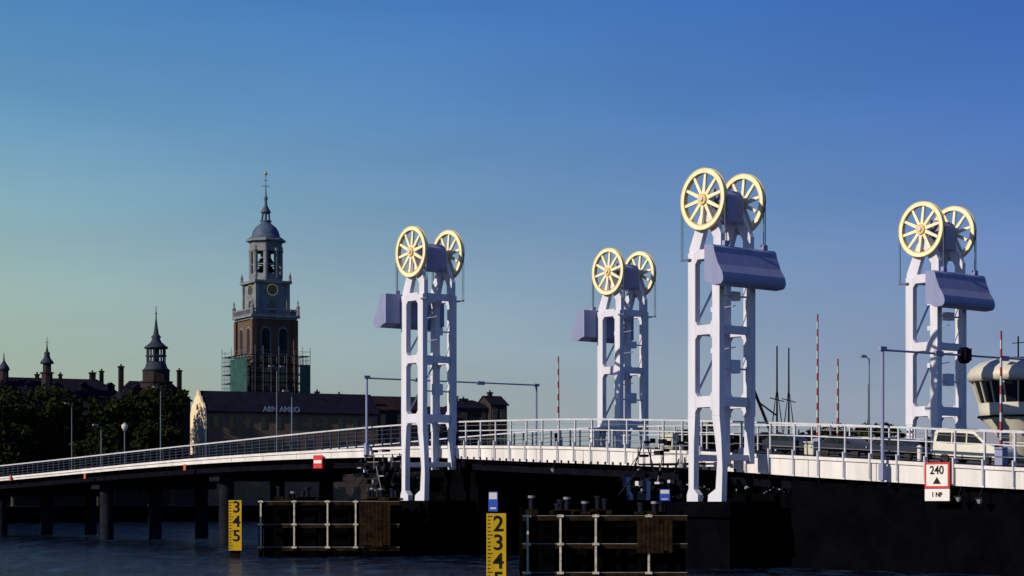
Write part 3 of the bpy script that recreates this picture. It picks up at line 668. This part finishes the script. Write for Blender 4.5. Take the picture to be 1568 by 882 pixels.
# ------------------------------------------------------------------ fenders
def fender(px0,px1,Y,zs,posts,name='mooring_fender'):
    T=empty(name,(0,Y,0)); m=MB(); x0,x1=bx(px0,Y),bx(px1,Y)
    for i,z in enumerate(zs):
        m.box(x0,x1,-.14,.12,z-.28,z+.0,1); m.box(x0,x1,-.15,.1,z+.003,z+.035,3)  # pale strip paints in the lit top edge of each beam
    for i in range(int((x1-x0)/2.4)+1):
        xx=x0+i*2.4; m.tube((xx,.55,-3),(xx,.55,zs[0]+.3+random.uniform(-.2,.3)),.2,n=10,m=2)
    for p_ in posts:
        xx=bx(p_,Y); m.box(xx-.06,xx+.06,-.32,-.16,zs[-1]-.1,zs[0]+.1,0)
        for z in zs: m.box(xx-.2,xx+.2,-.38,-.155,z-.07,z+.07,0)
        m.beam((xx,-.2,zs[0]),(xx+.5,.3,zs[0]-1.2),.08,.08,2)
    m.obj('fender_frame',[FPOST,TIMBER,CONC,RAILM],T)
    b=MB(); 
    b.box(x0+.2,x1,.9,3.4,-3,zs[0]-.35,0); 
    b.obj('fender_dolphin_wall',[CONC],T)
    t=MB()
    for k in range(10):
        xx=random.uniform(x0+.5,x1-.3); w=random.uniform(.25,.9); h=random.uniform(.3,.8)
        t.box(xx-w,xx+w,.25,.8,zs[0]+.1,zs[0]+.1+h*0.4,0); t.tube((xx,.5,zs[0]+.1),(xx,.5,zs[0]+.3+h),.16,n=8,m=1)
        t.tube((xx,.5,zs[0]+.3+h),(xx,.5,zs[0]+.45+h),.22,n=8,m=random.choice([1,1,2]))
    t.obj('bollards_on_fender',[TIMBER,PIERC,RAILM],T)
fender(398,612,151,(bz(768,151),bz(803,151),bz(838,151)),(400,451,502,545))
fender(800,1052,115,(bz(790,115),bz(833,115),bz(877,115)),(808,858,912,993))
for px0,px1,Y,y0,y1 in((550,598,150.6,770,836),(975,1030,114.6,792,845)):
    T=empty('timber_fender_panel',(0,Y,0)); m=MB(); x0,x1=bx(px0,Y),bx(px1,Y); n=8
    for i in range(n): 
        a=x0+(x1-x0)*i/n; m.box(a+.02,a+(x1-x0)/n-.02,-.06,.06+.02*(i%2),bz(y1,Y)+random.uniform(-.1,.1),bz(y0,Y))
    m.obj('planks',[TIMBER],T)
# ------------------------------------------------------------------ vehicles
def vehicle(name,px,v,prof,win,L_,W_,paint,wheels,wr=.33):
    s=s_for(px,v); x,y=w2(s,v); sl_=math.atan((DZ(s+1)-DZ(s-1))/2)
    T=empty(name,(x,y,DZ(s)+.01),ANG); T.rotation_euler=(0,-sl_,ANG)
    m=MB(); m.prism(prof,-W_/2,W_/2,0); o=m.obj('body',[paint],T)
    bv=o.modifiers.new('b','BEVEL'); bv.width=.09; bv.segments=3; bv.limit_method='ANGLE'
    for p in o.data.polygons: p.use_smooth=True
    g=MB()
    for w in win:
        for sy in(-1,1): g.prism(w,sy*W_/2-.012,sy*W_/2+.012,0)
    g.box(L_/2-.03,L_/2+.02,-W_/2+.15,-W_/2+.45,.65,.85,1); g.box(L_/2-.03,L_/2+.02,W_/2-.45,W_/2-.15,.65,.85,1)
    g.box(-L_/2-.02,L_/2+.02,-W_/2-.015,W_/2+.015,.42,.52,2)
    g.obj('windows_and_lights',[GLASS,SW,DARK],T)
    t=MB()
    for wx in wheels:
        for sy in(-1,1):
            t.tube((wx,sy*W_/2-.12,wr),(wx,sy*W_/2+.03,wr),wr,n=20,m=0); t.tube((wx,sy*W_/2,wr),(wx,sy*(W_/2+.05),wr),wr*.6,n=14,m=1)
    t.obj('wheels',[RUBBER,CHROME],T)
vehicle('minivan',1492,-5.0,[(-2.6,.35),(2.6,.35),(2.62,.85),(2.45,1.15),(1.6,1.35),(.6,2.12),(.2,2.22),(-2.3,2.22),(-2.52,2.0),(-2.62,1.1)],
  [[(1.35,1.35),(.55,1.95),(.05,2.0),(.05,1.3)],[(-.05,1.3),(-.05,2.0),(-1.1,2.0),(-1.1,1.3)],[(-1.2,1.3),(-1.2,2.0),(-2.25,1.98),(-2.4,1.35)]],5.2,1.85,SILVER,(-1.6,1.65))
CP=[(-2.1,.3),(2.1,.3),(2.15,.7),(1.9,.9),(1.05,1.0),(.35,1.45),(-1.1,1.5),(-1.85,1.05),(-2.12,.95)]
CW_=[[(.9,1.0),(.3,1.38),(-.3,1.4),(-.3,.97)],[(-.4,.97),(-.4,1.4),(-1.0,1.4),(-1.6,1.02)]]
vehicle('parked_car',1300,-4.6,CP,CW_,4.2,1.75,NAVY,(-1.3,1.35))
vehicle('parked_car',1380,-4.6,CP,CW_,4.2,1.75,NAVY,(-1.3,1.35))
vehicle('parked_car',1210,3.0,CP,CW_,4.2,1.75,NAVY,(-1.3,1.35))
# ------------------------------------------------------------------ control house
x,y=w2(16.9,21.9); T=empty('bridge_control_house',(x,y,0),ANG); m=MB()
def zq(py): return bz(py,150)
m.lathe([(2.2,4.2),(2.2,zq(655)),(3.0,zq(640)),(3.1,zq(618))],20,m=0,smooth=True)
m.lathe([(3.0,zq(618)),(3.5,zq(586))],20,m=1)
for k in range(20):
    a=k*math.pi/10; m.beam((3.04*math.cos(a),3.04*math.sin(a),zq(618)),(3.54*math.cos(a),3.54*math.sin(a),zq(586)),.1,.1,0)
m.lathe([(3.5,zq(586)),(3.9,zq(583)),(3.95,zq(575)),(3.7,zq(565)),(3.0,zq(556)),(1.8,zq(549)),(.05,zq(546))],28,m=0,smooth=True)
m.lathe([(3.15,zq(640)),(3.15,zq(637))],20,m=2)
m.tube((0,0,zq(548)),(0,0,zq(515)),.06,n=6,m=2); m.beam((-.6,0,zq(525)),(.6,0,zq(525)),.06,.06,2)
m.obj('house_body',[CREAM,GLASS,DARK],T)
# ------------------------------------------------------------------ sailing ships behind the bridge
def ship(px,Y,masts,hl=22,rz=80,boom=True):
    T=empty('sailing_ship',(bx(px,Y),Y,0),math.radians(rz)); m=MB()
    n=14; st=[]
    for i in range(n+1):
        t=i/n; xx=(t-.5)*hl; w=2.6*math.sin(math.pi*min(1,t*1.15+.06))**.55 if t<.8 else 2.6*(1-(t-.8)/.2)**.6+.05; sh=1.6+.9*(2*t-1)**2
        st+= [(xx,-w,sh),(xx,-w*.8,-.5),(xx,w*.8,-.5),(xx,w,sh)]
    fs=[]
    for i in range(n):
        for k in range(4): l=(k+1)%4; fs.append((4*i+k,4*i+l,4*i+4+l,4*i+4+k))
    fs+=[(0,1,2,3),(4*n+3,4*n+2,4*n+1,4*n)]
    m.add(st,fs,0); m.box(-7,-3,-1.3,1.3,1.6,3.1,1)
    for mx,zt in masts:
        m.tube((mx,0,1),(mx,0,zt),.15,.07,8,1)
        m.tube((mx,0,2.6),(mx-5.5,0,3.4),.13,.1,6,1)
        for k in(-1,1):
            for q in(-1.2,0,1.2): m.tube((mx+q,k*1.7,1.8),(mx,0,zt*.80),.02,n=4,m=1)
        m.beam((mx,-.7,zt*.72),(mx,.7,zt*.74),.1,.1,1)
        for q in range(10):
            z=3+q*(zt*.5)/10; w=1.7*(1-(z-1.8)/(zt*.80-1.8)); m.beam((mx,-w,z),(mx,w,z),.03,.03,1)
    m.tube((hl/2-.5,0,2.4),(hl/2+4,0,3.6),.15,.07,6,1)
    if boom:
        m.beam((masts[0][0],0.2,10),(masts[0][0],2.4,15.6),.15,.28,1)
        m.beam((masts[0][0],1.7,14.0),(masts[0][0],0.1,12.8),.12,.16,1)
    m.obj('hull_and_rig',[BLACK,DARK],T)
ship(1199,190,((-3.8,19.6),(3.8,20.0)),rz=73)
ship(1330,240,((0,19.0),),16,110,False)
